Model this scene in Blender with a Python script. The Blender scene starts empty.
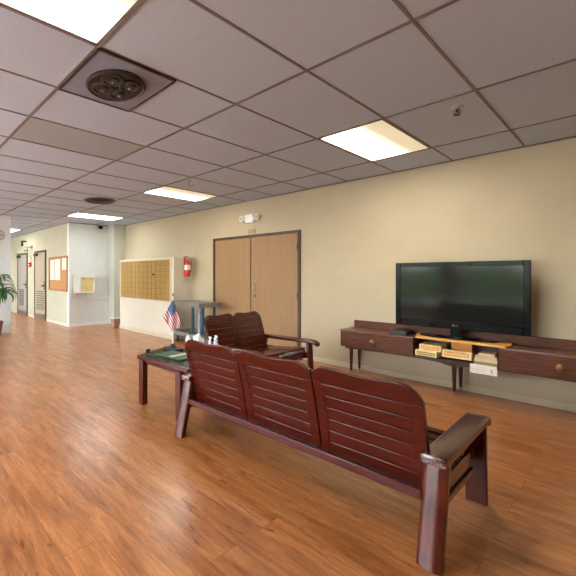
import bpy, bmesh, math, random
from mathutils import Matrix, Vector
R = math.radians
PI = math.pi
random.seed(7)
scn = bpy.context.scene
COL = scn.collection
WORLD = {}                      # world matrix of every object made here

# ------------------------------------------------------------------ materials
def srgb(r, g, b):
    def f(c):
        c /= 255.0
        return c / 12.92 if c <= .04045 else ((c + .055) / 1.055) ** 2.4
    return (f(r), f(g), f(b), 1)

def new_mat(name):
    m = bpy.data.materials.new(name)
    m.use_nodes = True
    nt = m.node_tree
    return m, nt, nt.nodes['Principled BSDF'], nt.nodes, nt.links

def pm(name, c1, c2=None, scale=8, rough=.5, stretch=(1, 1, 1), metal=0, coat=0, bump=0, detail=4, spec=.5, lo=.35, hi=.65):
    """a principled surface whose colour wanders between c1 and c2 along a stretched noise"""
    m, nt, b, N, L = new_mat(name)
    c2 = c2 or tuple(min(1, x * 1.12) for x in c1[:3]) + (1,)
    tc = N.new('ShaderNodeTexCoord')
    mp = N.new('ShaderNodeMapping'); mp.inputs['Scale'].default_value = stretch
    nz = N.new('ShaderNodeTexNoise'); nz.inputs['Scale'].default_value = scale; nz.inputs['Detail'].default_value = detail
    rp = N.new('ShaderNodeValToRGB')
    rp.color_ramp.elements[0].position = lo; rp.color_ramp.elements[0].color = c1
    rp.color_ramp.elements[1].position = hi; rp.color_ramp.elements[1].color = c2
    L.new(tc.outputs['Object'], mp.inputs['Vector']); L.new(mp.outputs['Vector'], nz.inputs['Vector'])
    L.new(nz.outputs['Fac'], rp.inputs['Fac']); L.new(rp.outputs['Color'], b.inputs['Base Color'])
    b.inputs['Roughness'].default_value = rough; b.inputs['Metallic'].default_value = metal
    b.inputs['Coat Weight'].default_value = coat; b.inputs['Coat Roughness'].default_value = .12
    b.inputs['Specular IOR Level'].default_value = spec
    if bump:
        bp = N.new('ShaderNodeBump'); bp.inputs['Strength'].default_value = bump; bp.inputs['Distance'].default_value = .01
        L.new(nz.outputs['Fac'], bp.inputs['Height']); L.new(bp.outputs['Normal'], b.inputs['Normal'])
    return m

def floor_material():
    m, nt, b, N, L = new_mat('vinyl_plank')
    tc = N.new('ShaderNodeTexCoord')
    br = N.new('ShaderNodeTexBrick')
    br.offset = .37; br.offset_frequency = 2
    for k, v in (('Scale', 1), ('Brick Width', 1.22), ('Row Height', .178), ('Mortar Size', .0012), ('Mortar Smooth', .2), ('Bias', 0)):
        br.inputs[k].default_value = v
    br.inputs['Color1'].default_value = (0, 0, 0, 1); br.inputs['Color2'].default_value = (1, 1, 1, 1); br.inputs['Mortar'].default_value = (.5, .5, .5, 1)
    L.new(tc.outputs['Object'], br.inputs['Vector'])
    # every plank slides its own grain
    sh = N.new('ShaderNodeVectorMath'); sh.operation = 'MULTIPLY'; sh.inputs[1].default_value = (7.3, 3.1, 5.7)
    L.new(br.outputs['Color'], sh.inputs[0])
    ad = N.new('ShaderNodeVectorMath'); ad.operation = 'ADD'
    L.new(tc.outputs['Object'], ad.inputs[0]); L.new(sh.outputs['Vector'], ad.inputs[1])
    def noise(scale, stretch, detail=6, dist=0, rough=.6):
        mp = N.new('ShaderNodeMapping'); mp.inputs['Scale'].default_value = stretch
        nz = N.new('ShaderNodeTexNoise'); nz.inputs['Scale'].default_value = scale; nz.inputs['Detail'].default_value = detail
        nz.inputs['Distortion'].default_value = dist; nz.inputs['Roughness'].default_value = rough
        L.new(ad.outputs['Vector'], mp.inputs['Vector']); L.new(mp.outputs['Vector'], nz.inputs['Vector'])
        return nz
    n1 = noise(2.2, (1, 5.5, 1), 5, .6)
    r1 = N.new('ShaderNodeValToRGB'); e = r1.color_ramp.elements
    e[0].position = .25; e[0].color = srgb(138, 80, 40)
    e[1].position = .75; e[1].color = srgb(206, 144, 90)
    x = r1.color_ramp.elements.new(.5); x.color = srgb(182, 116, 64)
    L.new(n1.outputs['Fac'], r1.inputs['Fac'])
    n2 = noise(9, (1, 14, 1), 5, .2)
    mx = N.new('ShaderNodeMix'); mx.data_type = 'RGBA'; mx.blend_type = 'OVERLAY'; mx.inputs['Factor'].default_value = .48
    r2 = N.new('ShaderNodeValToRGB'); r2.color_ramp.elements[0].position = .3; r2.color_ramp.elements[0].color = (.25, .25, .25, 1)
    r2.color_ramp.elements[1].position = .7; r2.color_ramp.elements[1].color = (.72, .72, .72, 1)
    L.new(n2.outputs['Fac'], r2.inputs['Fac'])
    L.new(r1.outputs['Color'], mx.inputs['A']); L.new(r2.outputs['Color'], mx.inputs['B'])
    # knots and dark streaks
    n3 = noise(3.1, (1, 4.2, 1), 3, 1.6)
    r3 = N.new('ShaderNodeValToRGB'); r3.color_ramp.elements[0].position = .27; r3.color_ramp.elements[0].color = (.34, .26, .24, 1)
    r3.color_ramp.elements[1].position = .37; r3.color_ramp.elements[1].color = (1, 1, 1, 1)
    L.new(n3.outputs['Fac'], r3.inputs['Fac'])
    m3 = N.new('ShaderNodeMix'); m3.data_type = 'RGBA'; m3.blend_type = 'MULTIPLY'; m3.inputs['Factor'].default_value = .8
    L.new(mx.outputs['Result'], m3.inputs['A']); L.new(r3.outputs['Color'], m3.inputs['B'])
    # short dark flecks along the grain
    n5 = noise(17, (1, 5, 1), 3, .8)
    r5 = N.new('ShaderNodeValToRGB'); r5.color_ramp.elements[0].position = .27; r5.color_ramp.elements[0].color = (.45, .36, .32, 1)
    r5.color_ramp.elements[1].position = .42; r5.color_ramp.elements[1].color = (1, 1, 1, 1)
    L.new(n5.outputs['Fac'], r5.inputs['Fac'])
    m6 = N.new('ShaderNodeMix'); m6.data_type = 'RGBA'; m6.blend_type = 'MULTIPLY'; m6.inputs['Factor'].default_value = .6
    L.new(m3.outputs['Result'], m6.inputs['A']); L.new(r5.outputs['Color'], m6.inputs['B']); m3 = m6
    # plank to plank tone
    r4 = N.new('ShaderNodeValToRGB'); r4.color_ramp.elements[0].color = (.90, .885, .875, 1); r4.color_ramp.elements[1].color = (1.04, 1.035, 1.03, 1)
    L.new(br.outputs['Color'], r4.inputs['Fac'])
    m4 = N.new('ShaderNodeMix'); m4.data_type = 'RGBA'; m4.blend_type = 'MULTIPLY'; m4.inputs['Factor'].default_value = 1
    L.new(m3.outputs['Result'], m4.inputs['A']); L.new(r4.outputs['Color'], m4.inputs['B'])
    m5 = N.new('ShaderNodeMix'); m5.data_type = 'RGBA'; m5.inputs['B'].default_value = srgb(74, 40, 24)
    fm = N.new('ShaderNodeMath'); fm.operation = 'MULTIPLY'; fm.inputs[1].default_value = .6
    L.new(br.outputs['Fac'], fm.inputs[0]); L.new(fm.outputs[0], m5.inputs['Factor']); L.new(m4.outputs['Result'], m5.inputs['A'])
    L.new(m5.outputs['Result'], b.inputs['Base Color'])
    b.inputs['Coat Weight'].default_value = .45; b.inputs['Coat Roughness'].default_value = .24
    rr = N.new('ShaderNodeMapRange'); rr.inputs['To Min'].default_value = .26; rr.inputs['To Max'].default_value = .42
    L.new(n2.outputs['Fac'], rr.inputs['Value']); L.new(rr.outputs['Result'], b.inputs['Roughness'])
    bp = N.new('ShaderNodeBump'); bp.inputs['Strength'].default_value = .12; bp.inputs['Distance'].default_value = .002
    L.new(n2.outputs['Fac'], bp.inputs['Height']); L.new(bp.outputs['Normal'], b.inputs['Normal'])
    return m

def lens_material(name, dim, bright, strength, x0, axis='X'):
    """prismatic lens of a lit troffer: one tube behind it is brighter than the other"""
    m, nt, b, N, L = new_mat(name)
    tc = N.new('ShaderNodeTexCoord'); sp = N.new('ShaderNodeSeparateXYZ'); L.new(tc.outputs['Object'], sp.inputs[0])
    a = N.new('ShaderNodeMath'); a.operation = 'SUBTRACT'; a.inputs[1].default_value = x0; L.new(sp.outputs[axis], a.inputs[0])
    ab = N.new('ShaderNodeMath'); ab.operation = 'ABSOLUTE'; L.new(a.outputs[0], ab.inputs[0])
    mr = N.new('ShaderNodeMapRange'); mr.interpolation_type = 'SMOOTHSTEP'
    mr.inputs['From Min'].default_value = .0; mr.inputs['From Max'].default_value = .32
    mr.inputs['To Min'].default_value = 1; mr.inputs['To Max'].default_value = 0
    L.new(ab.outputs[0], mr.inputs['Value'])
    mx = N.new('ShaderNodeMix'); mx.data_type = 'RGBA'; mx.inputs['A'].default_value = dim; mx.inputs['B'].default_value = bright
    L.new(mr.outputs['Result'], mx.inputs['Factor'])
    L.new(mx.outputs['Result'], b.inputs['Emission Color']); b.inputs['Emission Strength'].default_value = strength
    b.inputs['Base Color'].default_value = (.45, .44, .4, 1); b.inputs['Roughness'].default_value = .4
    return m

def pane_material(name, gloss=.08, tint=(1, 1, 1, 1)):
    m, nt, b, N, L = new_mat(name)
    N.remove(b)
    tr = N.new('ShaderNodeBsdfTransparent'); tr.inputs['Color'].default_value = tint
    gl = N.new('ShaderNodeBsdfGlossy'); gl.inputs['Roughness'].default_value = .03
    mx = N.new('ShaderNodeMixShader'); mx.inputs['Fac'].default_value = gloss
    L.new(tr.outputs[0], mx.inputs[1]); L.new(gl.outputs[0], mx.inputs[2])
    L.new(mx.outputs[0], N['Material Output'].inputs['Surface'])
    return m

def flag_material():
    """stripes and a starred canton, laid out on the cloth's own UV"""
    m, nt, b, N, L = new_mat('flag_cloth')
    uv = N.new('ShaderNodeUVMap'); sp = N.new('ShaderNodeSeparateXYZ'); L.new(uv.outputs[0], sp.inputs[0])
    def M(op, a, c=None):
        n = N.new('ShaderNodeMath'); n.operation = op
        for i, v in enumerate((a, c)):
            if v is None: continue
            if isinstance(v, (int, float)): n.inputs[i].default_value = v
            else: L.new(v, n.inputs[i])
        return n.outputs[0]
    st = M('MODULO', M('FLOOR', M('MULTIPLY', sp.outputs['Y'], 13)), 2)
    mx = N.new('ShaderNodeMix'); mx.data_type = 'RGBA'
    mx.inputs['A'].default_value = srgb(185, 40, 52); mx.inputs['B'].default_value = srgb(235, 230, 232); L.new(st, mx.inputs['Factor'])
    can = M('MULTIPLY', M('LESS_THAN', sp.outputs['X'], .4), M('GREATER_THAN', sp.outputs['Y'], 6 / 13))
    fx = M('SUBTRACT', M('FRACT', M('MULTIPLY', sp.outputs['X'], 15)), .5); fy = M('SUBTRACT', M('FRACT', M('MULTIPLY', sp.outputs['Y'], 10)), .5)
    star = M('LESS_THAN', M('ADD', M('MULTIPLY', fx, fx), M('MULTIPLY', fy, fy)), .035)
    cm = N.new('ShaderNodeMix'); cm.data_type = 'RGBA'; cm.inputs['A'].default_value = srgb(48, 78, 122); cm.inputs['B'].default_value = srgb(225, 225, 235)
    L.new(star, cm.inputs['Factor'])
    m2 = N.new('ShaderNodeMix'); m2.data_type = 'RGBA'; L.new(can, m2.inputs['Factor']); L.new(mx.outputs['Result'], m2.inputs['A']); L.new(cm.outputs['Result'], m2.inputs['B'])
    L.new(m2.outputs['Result'], b.inputs['Base Color']); b.inputs['Roughness'].default_value = .8
    return m

M = {}
M['floor'] = floor_material()
M['tile'] = pm('ceiling_tile', srgb(178, 190, 204), srgb(185, 197, 210), 60, .95, bump=.15, spec=.1)
M['tile_old'] = pm('ceiling_tile_yellowed', srgb(158, 162, 165), srgb(165, 168, 171), 60, .95, bump=.15, spec=.1)
M['grid'] = pm('ceiling_grid_metal', srgb(116, 110, 106), srgb(126, 120, 115), 20, .6, spec=.2)
M['wall'] = pm('wall_cream', srgb(187, 174, 147), srgb(191, 178, 151), 3, .75, spec=.25)
M['wall_white'] = pm('wall_white', srgb(214, 217, 213), srgb(218, 221, 217), 3, .7, spec=.25)
M['wall_chase'] = pm('wall_chase_beige', srgb(200, 199, 188), srgb(204, 203, 192), 3, .75, spec=.25)
M['wall_pillar'] = pm('wall_grey_white', srgb(226, 230, 232), srgb(231, 235, 237), 3, .7, spec=.25)
M['wall_hall'] = pm('wall_hall_cream', srgb(172, 168, 146), srgb(177, 173, 151), 3, .75, spec=.25)
M['base'] = pm('baseboard_cream', srgb(200, 188, 163), srgb(204, 192, 167), 5, .55)
M['base_white'] = pm('baseboard_white', srgb(222, 222, 220), None, 5, .45)
M['mahog'] = pm('mahogany_lacquer', srgb(64, 15, 7), srgb(76, 20, 10), 4, .24, (1.2, 9, 9), coat=.1, spec=.35, detail=6)
M['mahog_v'] = pm('mahogany_lacquer_upright', srgb(60, 16, 8), srgb(88, 29, 14), 4, .28, (9, 9, 1.2), coat=.10, spec=.4, detail=6)
M['mahog_y'] = pm('mahogany_lacquer_arm', srgb(58, 16, 8), srgb(86, 29, 15), 7, .22, (14, 1.2, 14), coat=.3, detail=6)
M['walnut'] = pm('walnut_stripe', srgb(66, 32, 18), srgb(104, 56, 33), 9, .5, (.8, 18, 26), detail=6, lo=.38, hi=.62, spec=.25)
M['walnut_dark'] = pm('walnut_dark', srgb(50, 25, 15), srgb(70, 37, 23), 9, .45, (14, 14, 1.5), spec=.3)
M['walnut_top'] = pm('walnut_top', srgb(92, 62, 46), srgb(120, 84, 62), 7, .3, (.8, 14, 14), coat=.3)
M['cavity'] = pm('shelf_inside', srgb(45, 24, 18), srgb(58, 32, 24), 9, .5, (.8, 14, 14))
M['ply'] = pm('plywood', srgb(214, 150, 62), srgb(232, 172, 84), 5, .45, (1, 9, 9))
M['brass'] = pm('aged_brass', srgb(116, 90, 50), srgb(146, 116, 68), 30, .45, metal=.8)
M['black'] = pm('black_gloss_plastic', srgb(8, 8, 9), srgb(12, 12, 13), 5, .22, spec=.10)
M['blackm'] = pm('black_matt_plastic', srgb(22, 22, 24), srgb(30, 30, 32), 20, .5)
M['screen'] = pm('screen_glass', srgb(24, 25, 25), srgb(28, 29, 29), 2, .09, spec=.22)
M['logo'] = pm('silver_print', srgb(120, 120, 124), None, 10, .4)
M['door'] = pm('door_tan', srgb(152, 119, 84), srgb(158, 125, 89), 3, .5, (8, 8, .6), spec=.3)
M['frame'] = pm('door_frame_bronze', srgb(62, 46, 30), srgb(74, 56, 38), 8, .5)
M['steel'] = pm('brushed_steel', srgb(150, 145, 138), srgb(178, 172, 165), 30, .32, metal=.9)
M['halldoor'] = pm('hall_door_laminate', srgb(152, 138, 118), srgb(166, 152, 131), 4, .45, (8, 8, .7))
M['halldoor2'] = pm('hall_door_grey', srgb(140, 134, 126), srgb(152, 146, 138), 4, .45, (8, 8, .7))
M['louv'] = pm('louvre_dark', srgb(74, 66, 58), srgb(90, 82, 72), 9, .5)
M['cabinet'] = pm('cabinet_cream', srgb(208, 200, 182), srgb(213, 205, 188), 3, .6, spec=.3)
M['mailbox'] = pm('mailbox_brass', srgb(158, 126, 70), srgb(176, 144, 84), 9, .45, metal=.15, spec=.4)
M['mailgap'] = pm('mailbox_frame', srgb(132, 100, 48), srgb(144, 110, 54), 9, .5, metal=.2)
M['cork'] = pm('cork', srgb(158, 112, 66), srgb(180, 134, 86), 120, .9, bump=.2)
M['oak'] = pm('oak_frame', srgb(140, 92, 44), srgb(160, 108, 56), 7, .45, (1, 9, 9))
M['paper'] = pm('paper_white', srgb(204, 200, 186), srgb(212, 208, 194), 6, .8)
M['paper2'] = pm('paper_cream', srgb(226, 214, 186), srgb(236, 224, 196), 6, .8)
M['ink'] = pm('ink_black', srgb(28, 28, 30), None, 10, .7)
M['tape'] = pm('sheet_lines_grey', srgb(182, 180, 178), None, 10, .8)
M['red'] = pm('extinguisher_red', srgb(196, 24, 26), srgb(212, 32, 32), 6, .25, coat=.4)
M['label'] = pm('label_white', srgb(228, 222, 212), None, 8, .5)
M['cartgrey'] = pm('cart_grey_paint', srgb(112, 112, 104), srgb(136, 134, 124), 12, .45)
M['cartblue'] = pm('cart_blue_grey_paint', srgb(128, 142, 152), srgb(150, 163, 171), 10, .45)
M['cartteal'] = pm('cart_teal_paint', srgb(42, 92, 112), srgb(56, 108, 128), 10, .45)
M['rubber'] = pm('black_rubber', srgb(24, 24, 26), srgb(36, 36, 38), 20, .7)
M['green'] = pm('green_cover', srgb(36, 88, 66), srgb(48, 104, 78), 9, .5)
M['flagpole'] = pm('flag_pole_white', srgb(222, 214, 196), None, 10, .4)
M['flag'] = flag_material()
M['whitep'] = pm('white_plastic', srgb(232, 232, 236), srgb(240, 240, 244), 9, .35)
M['bluep'] = pm('blue_plastic', srgb(60, 96, 140), srgb(78, 116, 160), 9, .3)
M['film'] = pm('clear_plastic_film', srgb(206, 214, 226), srgb(226, 232, 240), 14, .2, spec=.8)
M['leaf'] = pm('leaf_green', srgb(24, 78, 36), srgb(60, 128, 62), 9, .35, (4, 4, 1))
M['stem'] = pm('plant_stem', srgb(96, 82, 56), srgb(120, 104, 74), 12, .8)
M['pot'] = pm('clay_pot', srgb(112, 78, 66), srgb(130, 92, 78), 10, .6)
M['soil'] = pm('soil', srgb(46, 34, 26), srgb(64, 48, 36), 40, .95)
M['box_cream'] = pm('box_cream', srgb(226, 204, 146), srgb(238, 218, 164), 20, .6)
M['box_yellow'] = pm('box_yellow_print', srgb(218, 148, 48), srgb(232, 170, 72), 60, .6)
M['box_orange'] = pm('box_orange', srgb(206, 132, 38), srgb(222, 150, 52), 8, .55)
M['box_greenish'] = pm('box_green_print', srgb(136, 156, 92), None, 60, .6)
M['book_pink'] = pm('book_pinkish', srgb(212, 180, 152), srgb(224, 194, 168), 12, .6)
M['book_cream'] = pm('book_cream', srgb(218, 196, 146), srgb(230, 208, 160), 12, .6)
M['book_olive'] = pm('book_olive', srgb(150, 128, 74), srgb(164, 142, 88), 12, .6)
M['card'] = pm('brown_cardboard', srgb(150, 112, 92), srgb(162, 124, 102), 12, .7)
M['ventp'] = pm('vent_panel', srgb(126, 132, 150), srgb(134, 140, 157), 12, .6)
M['ventd'] = pm('vent_grille_dark', srgb(44, 39, 36), srgb(62, 55, 50), 24, .5, metal=.3)
M['vents'] = pm('vent_screw', srgb(150, 144, 138), None, 10, .3, metal=.8)
M['clockrim'] = pm('clock_rim', srgb(196, 168, 168), srgb(204, 178, 178), 10, .4)
M['goldnum'] = pm('gold_numeral', srgb(150, 118, 40), srgb(170, 138, 56), 20, .35, metal=.5)
M['lampface'] = pm('lamp_lens', srgb(190, 186, 170), None, 10, .25)
M['glass_top'] = pane_material('table_glass', .16, (.86, .95, .9, 1))
M['pane'] = pane_material('window_pane', .06)
M['casefill'] = pm('display_case_paper', srgb(214, 192, 128), srgb(228, 210, 152), 16, .6)
M['casegrey'] = pm('display_case_side', srgb(164, 160, 146), None, 5, .6)
M['grass'] = pm('lawn', srgb(60, 88, 40), srgb(92, 116, 60), 14, .95)
M['bounce_ground'] = pm('pale_bounce_ground', srgb(206, 208, 212), srgb(218, 220, 224), 4, .9)
M['hedge'] = pm('hedge_leaves', srgb(40, 66, 32), srgb(78, 104, 52), 18, .9, bump=.6)
M['lens_warm'] = lens_material('troffer_lens_warm', (.60, .50, .31, 1), (4.2, 3.9, 3.2, 1), 1.0, -.15)
M['lens_cool'] = lens_material('troffer_lens_cool', (3.0, 3.2, 3.0, 1), (9, 9.5, 9.3, 1), 1.0, 0)

# ------------------------------------------------------------------ mesh builder
class MB:
    def __init__(s): s.bm = bmesh.new()
    def add(s, vs, fs, mi=0):
        bv = [s.bm.verts.new(v) for v in vs]
        for f in fs:
            try:
                fc = s.bm.faces.new([bv[i] for i in f]); fc.material_index = mi
            except ValueError: pass
        return bv
    def box(s, x0, x1, y0, y1, z0, z1, mi=0, mat=None):
        vs = [Vector(p) for p in ((x0,y0,z0),(x1,y0,z0),(x1,y1,z0),(x0,y1,z0),(x0,y0,z1),(x1,y0,z1),(x1,y1,z1),(x0,y1,z1))]
        if mat: vs = [mat @ v for v in vs]
        s.add(vs, [(0,3,2,1),(4,5,6,7),(0,1,5,4),(1,2,6,5),(2,3,7,6),(3,0,4,7)], mi); return s
    def loft(s, rings, cap=True, mi=0):
        """closed rings of equal length, joined in order"""
        n = len(rings[0]); vs = [v for r in rings for v in r]; fs = []
        for k in range(len(rings) - 1):
            for i in range(n):
                j = (i + 1) % n
                fs.append((k*n+i, k*n+j, (k+1)*n+j, (k+1)*n+i))
        if cap:
            fs.append(tuple(reversed(range(n)))); fs.append(tuple(range((len(rings)-1)*n, len(rings)*n)))
        s.add(vs, fs, mi); return s
    def cyl(s, p, q, r0, r1=None, n=16, mi=0):
        p, q = Vector(p), Vector(q); r1 = r0 if r1 is None else r1
        z = (q - p).normalized(); x = z.orthogonal().normalized(); y = z.cross(x)
        s.loft([[c + x*r*math.cos(2*PI*i/n) + y*r*math.sin(2*PI*i/n) for i in range(n)] for c, r in ((p, r0), (q, r1))], True, mi); return s
    def lathe(s, prof, o=(0,0,0), n=24, mi=0, axis=None):
        """profile of (radius, height) about +Z (or a given rotation matrix)"""
        o = Vector(o); A = axis or Matrix.Identity(3); rings = []
        for r, h in prof:
            rings.append([o + A @ Vector((max(r,1e-4)*math.cos(2*PI*i/n), max(r,1e-4)*math.sin(2*PI*i/n), h)) for i in range(n)])
        s.loft(rings, True, mi); return s
    def tube(s, pts, r, n=10, mi=0):
        pts = [Vector(p) for p in pts]; rings = []; up = Vector((0.3, 0.2, 1)).normalized()
        for i, p in enumerate(pts):
            t = (pts[min(i+1, len(pts)-1)] - pts[max(i-1, 0)]).normalized()
            x = t.cross(up)
            if x.length < .05: x = t.cross(Vector((1, 0, 0)))
            x.normalize(); y = t.cross(x)
            rr = r[i] if isinstance(r, (list, tuple)) else r
            rings.append([p + x*rr*math.cos(2*PI*k/n) + y*rr*math.sin(2*PI*k/n) for k in range(n)])
        s.loft(rings, True, mi); return s
    def prism(s, poly, a, b, axis='Y', mi=0):
        """2-D polygon extruded along an axis from a to b"""
        f = {'Y': lambda u, v, w: (u, w, v), 'X': lambda u, v, w: (w, u, v), 'Z': lambda u, v, w: (u, v, w)}[axis]
        s.loft([[Vector(f(u, v, w)) for u, v in poly] for w in (a, b)], True, mi); return s

def build(name, mb, mat, parent=None, bevel=0, seg=2, smooth=True, angle=38):
    """link the builder as ONE mesh object; geometry is given in world space when a parent exists and is brought to its frame"""
    bmesh.ops.recalc_face_normals(mb.bm, faces=mb.bm.faces[:])
    me = bpy.data.meshes.new(name); 
    W = WORLD[parent.name] if parent else Matrix.Identity(4)
    mb.bm.transform(W.inverted()); mb.bm.to_mesh(me); mb.bm.free()
    for m in (mat if isinstance(mat, (list, tuple)) else [mat]): me.materials.append(m)
    if smooth:
        for p in me.polygons: p.use_smooth = True
        me.set_sharp_from_angle(angle=R(angle))
    o = bpy.data.objects.new(name, me); COL.objects.link(o)
    if parent: o.parent = parent
    WORLD[o.name] = W.copy()
    if bevel:
        b = o.modifiers.new('edge', 'BEVEL'); b.width = bevel; b.segments = seg; b.limit_method = 'ANGLE'; b.angle_limit = R(40)
        b.harden_normals = False
    return o

def rebase(o, loc):
    """put a single-mesh thing's origin at its base"""
    o.data.transform(Matrix.Translation(-Vector(loc))); o.location = loc; WORLD[o.name] = Matrix.Translation(loc)
    return o

def tag(o, label, cat, group=None):
    o['label'] = label; o['category'] = cat
    if group: o['group'] = group
    return o

def thing(name, label, cat, loc=(0,0,0), rz=0, group=None):
    o = bpy.data.objects.new(name, None); COL.objects.link(o); o.empty_display_size = .1
    o.location = loc; o.rotation_euler = (0, 0, rz)
    WORLD[o.name] = Matrix.Translation(loc) @ Matrix.Rotation(rz, 4, 'Z')
    return tag(o, label, cat, group)

def struct(name, mb, mat, parent=None, **k):
    k.setdefault('smooth', False)
    o = build(name, mb, mat, parent, **k)
    if not parent: o['kind'] = 'structure'
    return o

def dup(root, loc, rz, label, group=None):
    """a copy of a thing with copies of its parts and sub-parts"""
    r = root.copy(); COL.objects.link(r); r.location = loc; r.rotation_euler = (0, 0, rz); r['label'] = label
    WORLD[r.name] = Matrix.Translation(loc) @ Matrix.Rotation(rz, 4, 'Z')
    if group: r['group'] = group
    for ch in list(root.children):
        c = ch.copy(); COL.objects.link(c); c.parent = r
        for g in list(ch.children):
            d = g.copy(); COL.objects.link(d); d.parent = c
    return r

# ------------------------------------------------------------------ room
CZ = 2.70                                   # ceiling height
YB, YF, XR, XW, YC, XE = 5.437, -3.5, 2.0, -8.93, 3.96, -14.6   # tv wall, window wall, right wall, white wall, hall wall, hall end
XP, YP = -8.83, 2.49                        # face and end of the pillar wall
GX, GY = -2.563, 1.05                       # a crossing of the ceiling grid (cells 0.61 x 1.22)

mb = MB(); mb.box(XE, XR+.1, YF-.1, YB+.1, -.08, 0); struct('floor', mb, M['floor'])

# ceiling: one face per tile so that a few tiles can be the older yellowed kind
mb = MB(); pass
nx0, nx1, ny0, ny1 = int((XE-GX)/.61)-1, int((XR-GX)/.61)+1, int((YF-GY)/1.22)-1, int((YB-GY)/1.22)+1
for i in range(nx0, nx1+1):
    for j in range(ny0, ny1+1):
        x0, y0 = GX+i*.61, GY+j*1.22
        mb.box(max(x0, XE), min(x0+.61, XR+.1), max(y0, YF-.1), min(y0+1.22, YB+.1), CZ, CZ+.03, 1 if (i, j) in ((-2, 0),) else 0)
struct('ceiling', mb, [M['tile'], M['tile_old']])
mb = MB()
for i in range(nx0, nx1+1):
    x = GX+i*.61
    if XE < x < XR: mb.box(x-.008, x+.008, YF, YB, CZ-.004, CZ+.002)
for j in range(ny0, ny1+1):
    y = GY+j*1.22
    if YF < y < YB: mb.box(XE, XR, y-.012, y+.012, CZ-.006, CZ+.002)
struct('trim_1', mb, M['grid'])
mb = MB(); mb.box(XW, XR, YB-.022, YB, CZ-.012, CZ); struct('trim_2', mb, M['grid'])          # wall angle along the tv wall
mb = MB(); mb.box(XW, XW+.02, YC, YB, CZ-.02, CZ); mb.box(XE, XW, YC-.02, YC, CZ-.02, CZ); struct('trim_3', mb, M['grid'])

# tv wall with the opening of the double door
DX0, DX1, DZ = -5.215, -3.335, 2.05
mb = MB()
mb.box(XW-.1, DX0, YB, YB+.12, 0, CZ); mb.box(DX1, XR+.1, YB, YB+.12, 0, CZ); mb.box(DX0, DX1, YB, YB+.12, DZ, CZ)
struct('wall_back', mb, M['wall'])
mb = MB(); mb.box(XW-.12, XW, YC, YB, 0, CZ); struct('wall_far', mb, M['wall_white'])
mb = MB(); mb.box(XW, -8.60, 5.10, YB, 0, CZ); struct('wall_corner', mb, M['wall_chase'])
mb = MB(); mb.box(XE, XW-.12, YC, YC+.12, 0, CZ); struct('wall_hall', mb, M['wall_hall'])
mb = MB(); mb.box(XE-.1, XE, YF-.1, YB+.1, 0, CZ); struct('wall_end', mb, M['wall_hall'])
mb = MB(); mb.box(XP-.2, XP, YF, YP, 0, CZ); struct('wall_left', mb, M['wall_pillar'])
mb = MB(); mb.box(XR, XR+.12, YF-.1, YB+.1, 0, CZ); struct('wall_right', mb, M['wall'])

# window wall behind the camera
WZ0, WZ1 = .35, 2.5
wins = [(-8.6, -6.3), (-6.0, -3.7), (-3.4, -1.1)]
mb = MB(); xs = XP
mb.box(XP, XR, YF-.12, YF, 0, WZ0); mb.box(XP, XR, YF-.12, YF, WZ1, CZ)
for a, b in wins + [(XR, XR)]:
    mb.box(xs, a, YF-.12, YF, WZ0, WZ1); xs = b
struct('wall_front', mb, M['wall'])
for k, (a, b) in enumerate(wins):
    mb = MB(); t = .05
    mb.box(a, a+t, YF-.1, YF-.02, WZ0, WZ1); mb.box(b-t, b, YF-.1, YF-.02, WZ0, WZ1)
    mb.box(a+t, b-t, YF-.1, YF-.02, WZ0, WZ0+t); mb.box(a+t, b-t, YF-.1, YF-.02, WZ1-t, WZ1)
    mb.box((a+b)/2-.02, (a+b)/2+.02, YF-.09, YF-.03, WZ0+t, WZ1-t)
    w = struct('window_%d' % (k+1), mb, M['base_white'])
    mb = MB(); mb.box(a+t, b-t, YF-.064, YF-.058, WZ0+t, WZ1-t); build('pane', mb, M['pane'], w, smooth=False)

# base boards
def base(name, x0, x1, y0, y1, mat, h=.07):
    mb = MB(); mb.box(x0, x1, y0, y1, 0, h); return struct(name, mb, mat, bevel=.004)
base('baseboard_back', DX1+.04, XR, YB-.014, YB, M['base'])
base('baseboard_center', -5.84, DX0-.04, YB-.014, YB, M['base'])
base('baseboard_far', XW, XW+.014, YC, 5.10, M['base_white'])
base('baseboard_hall', -10.48, XW, YC-.014, YC, M['base'])
base('baseboard_hallway', -12.10, -11.5, YC-.014, YC, M['base'])
base('baseboard_left', XP, XP+.014, YF, YP, M['base_white'])
mb = MB(); mb.box(XW, XW+.018, YC+.42, 5.10, .685, .712); struct('trim_4', mb, M['base_white'], bevel=.004)
mb = MB(); mb.box(XE, -13.25, YC-.03, YC, 2.07, 2.10); struct('trim_5', mb, M['base'])

# tan double door
mb = MB(); f = .042
mb.box(DX0-.02, DX0+f-.02, YB-.03, YB+.1, 0, DZ+.02); mb.box(DX1-f+.02, DX1+.02, YB-.03, YB+.1, 0, DZ+.02)
mb.box(DX0+f-.02, DX1-f+.02, YB-.03, YB+.1, DZ-f+.02, DZ+.02)
d = struct('door_1', mb, M['frame'], bevel=.003)
xm = -4.306
mb = MB(); mb.box(DX0+f-.015, xm-.012, YB-.012, YB+.035, .012, DZ-f+.015); lf1 = build('door_leaf', mb, M['door'], d, bevel=.002)
mb = MB(); mb.box(xm+.012, DX1-f+.015, YB-.012, YB+.035, .012, DZ-f+.015); lf2 = build('door_leaf', mb, M['door'], d, bevel=.002)
mb = MB(); mb.box(xm-.012, xm+.012, YB-.006, YB+.03, .012, DZ-f+.015); build('center_stop', mb, M['frame'], d)
mb = MB(); mb.tube([(-4.21, YB-.012, 1.215), (-4.21, YB-.055, 1.20), (-4.21, YB-.06, 1.13), (-4.21, YB-.055, 1.06), (-4.21, YB-.012, 1.045)], .011)
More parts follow.
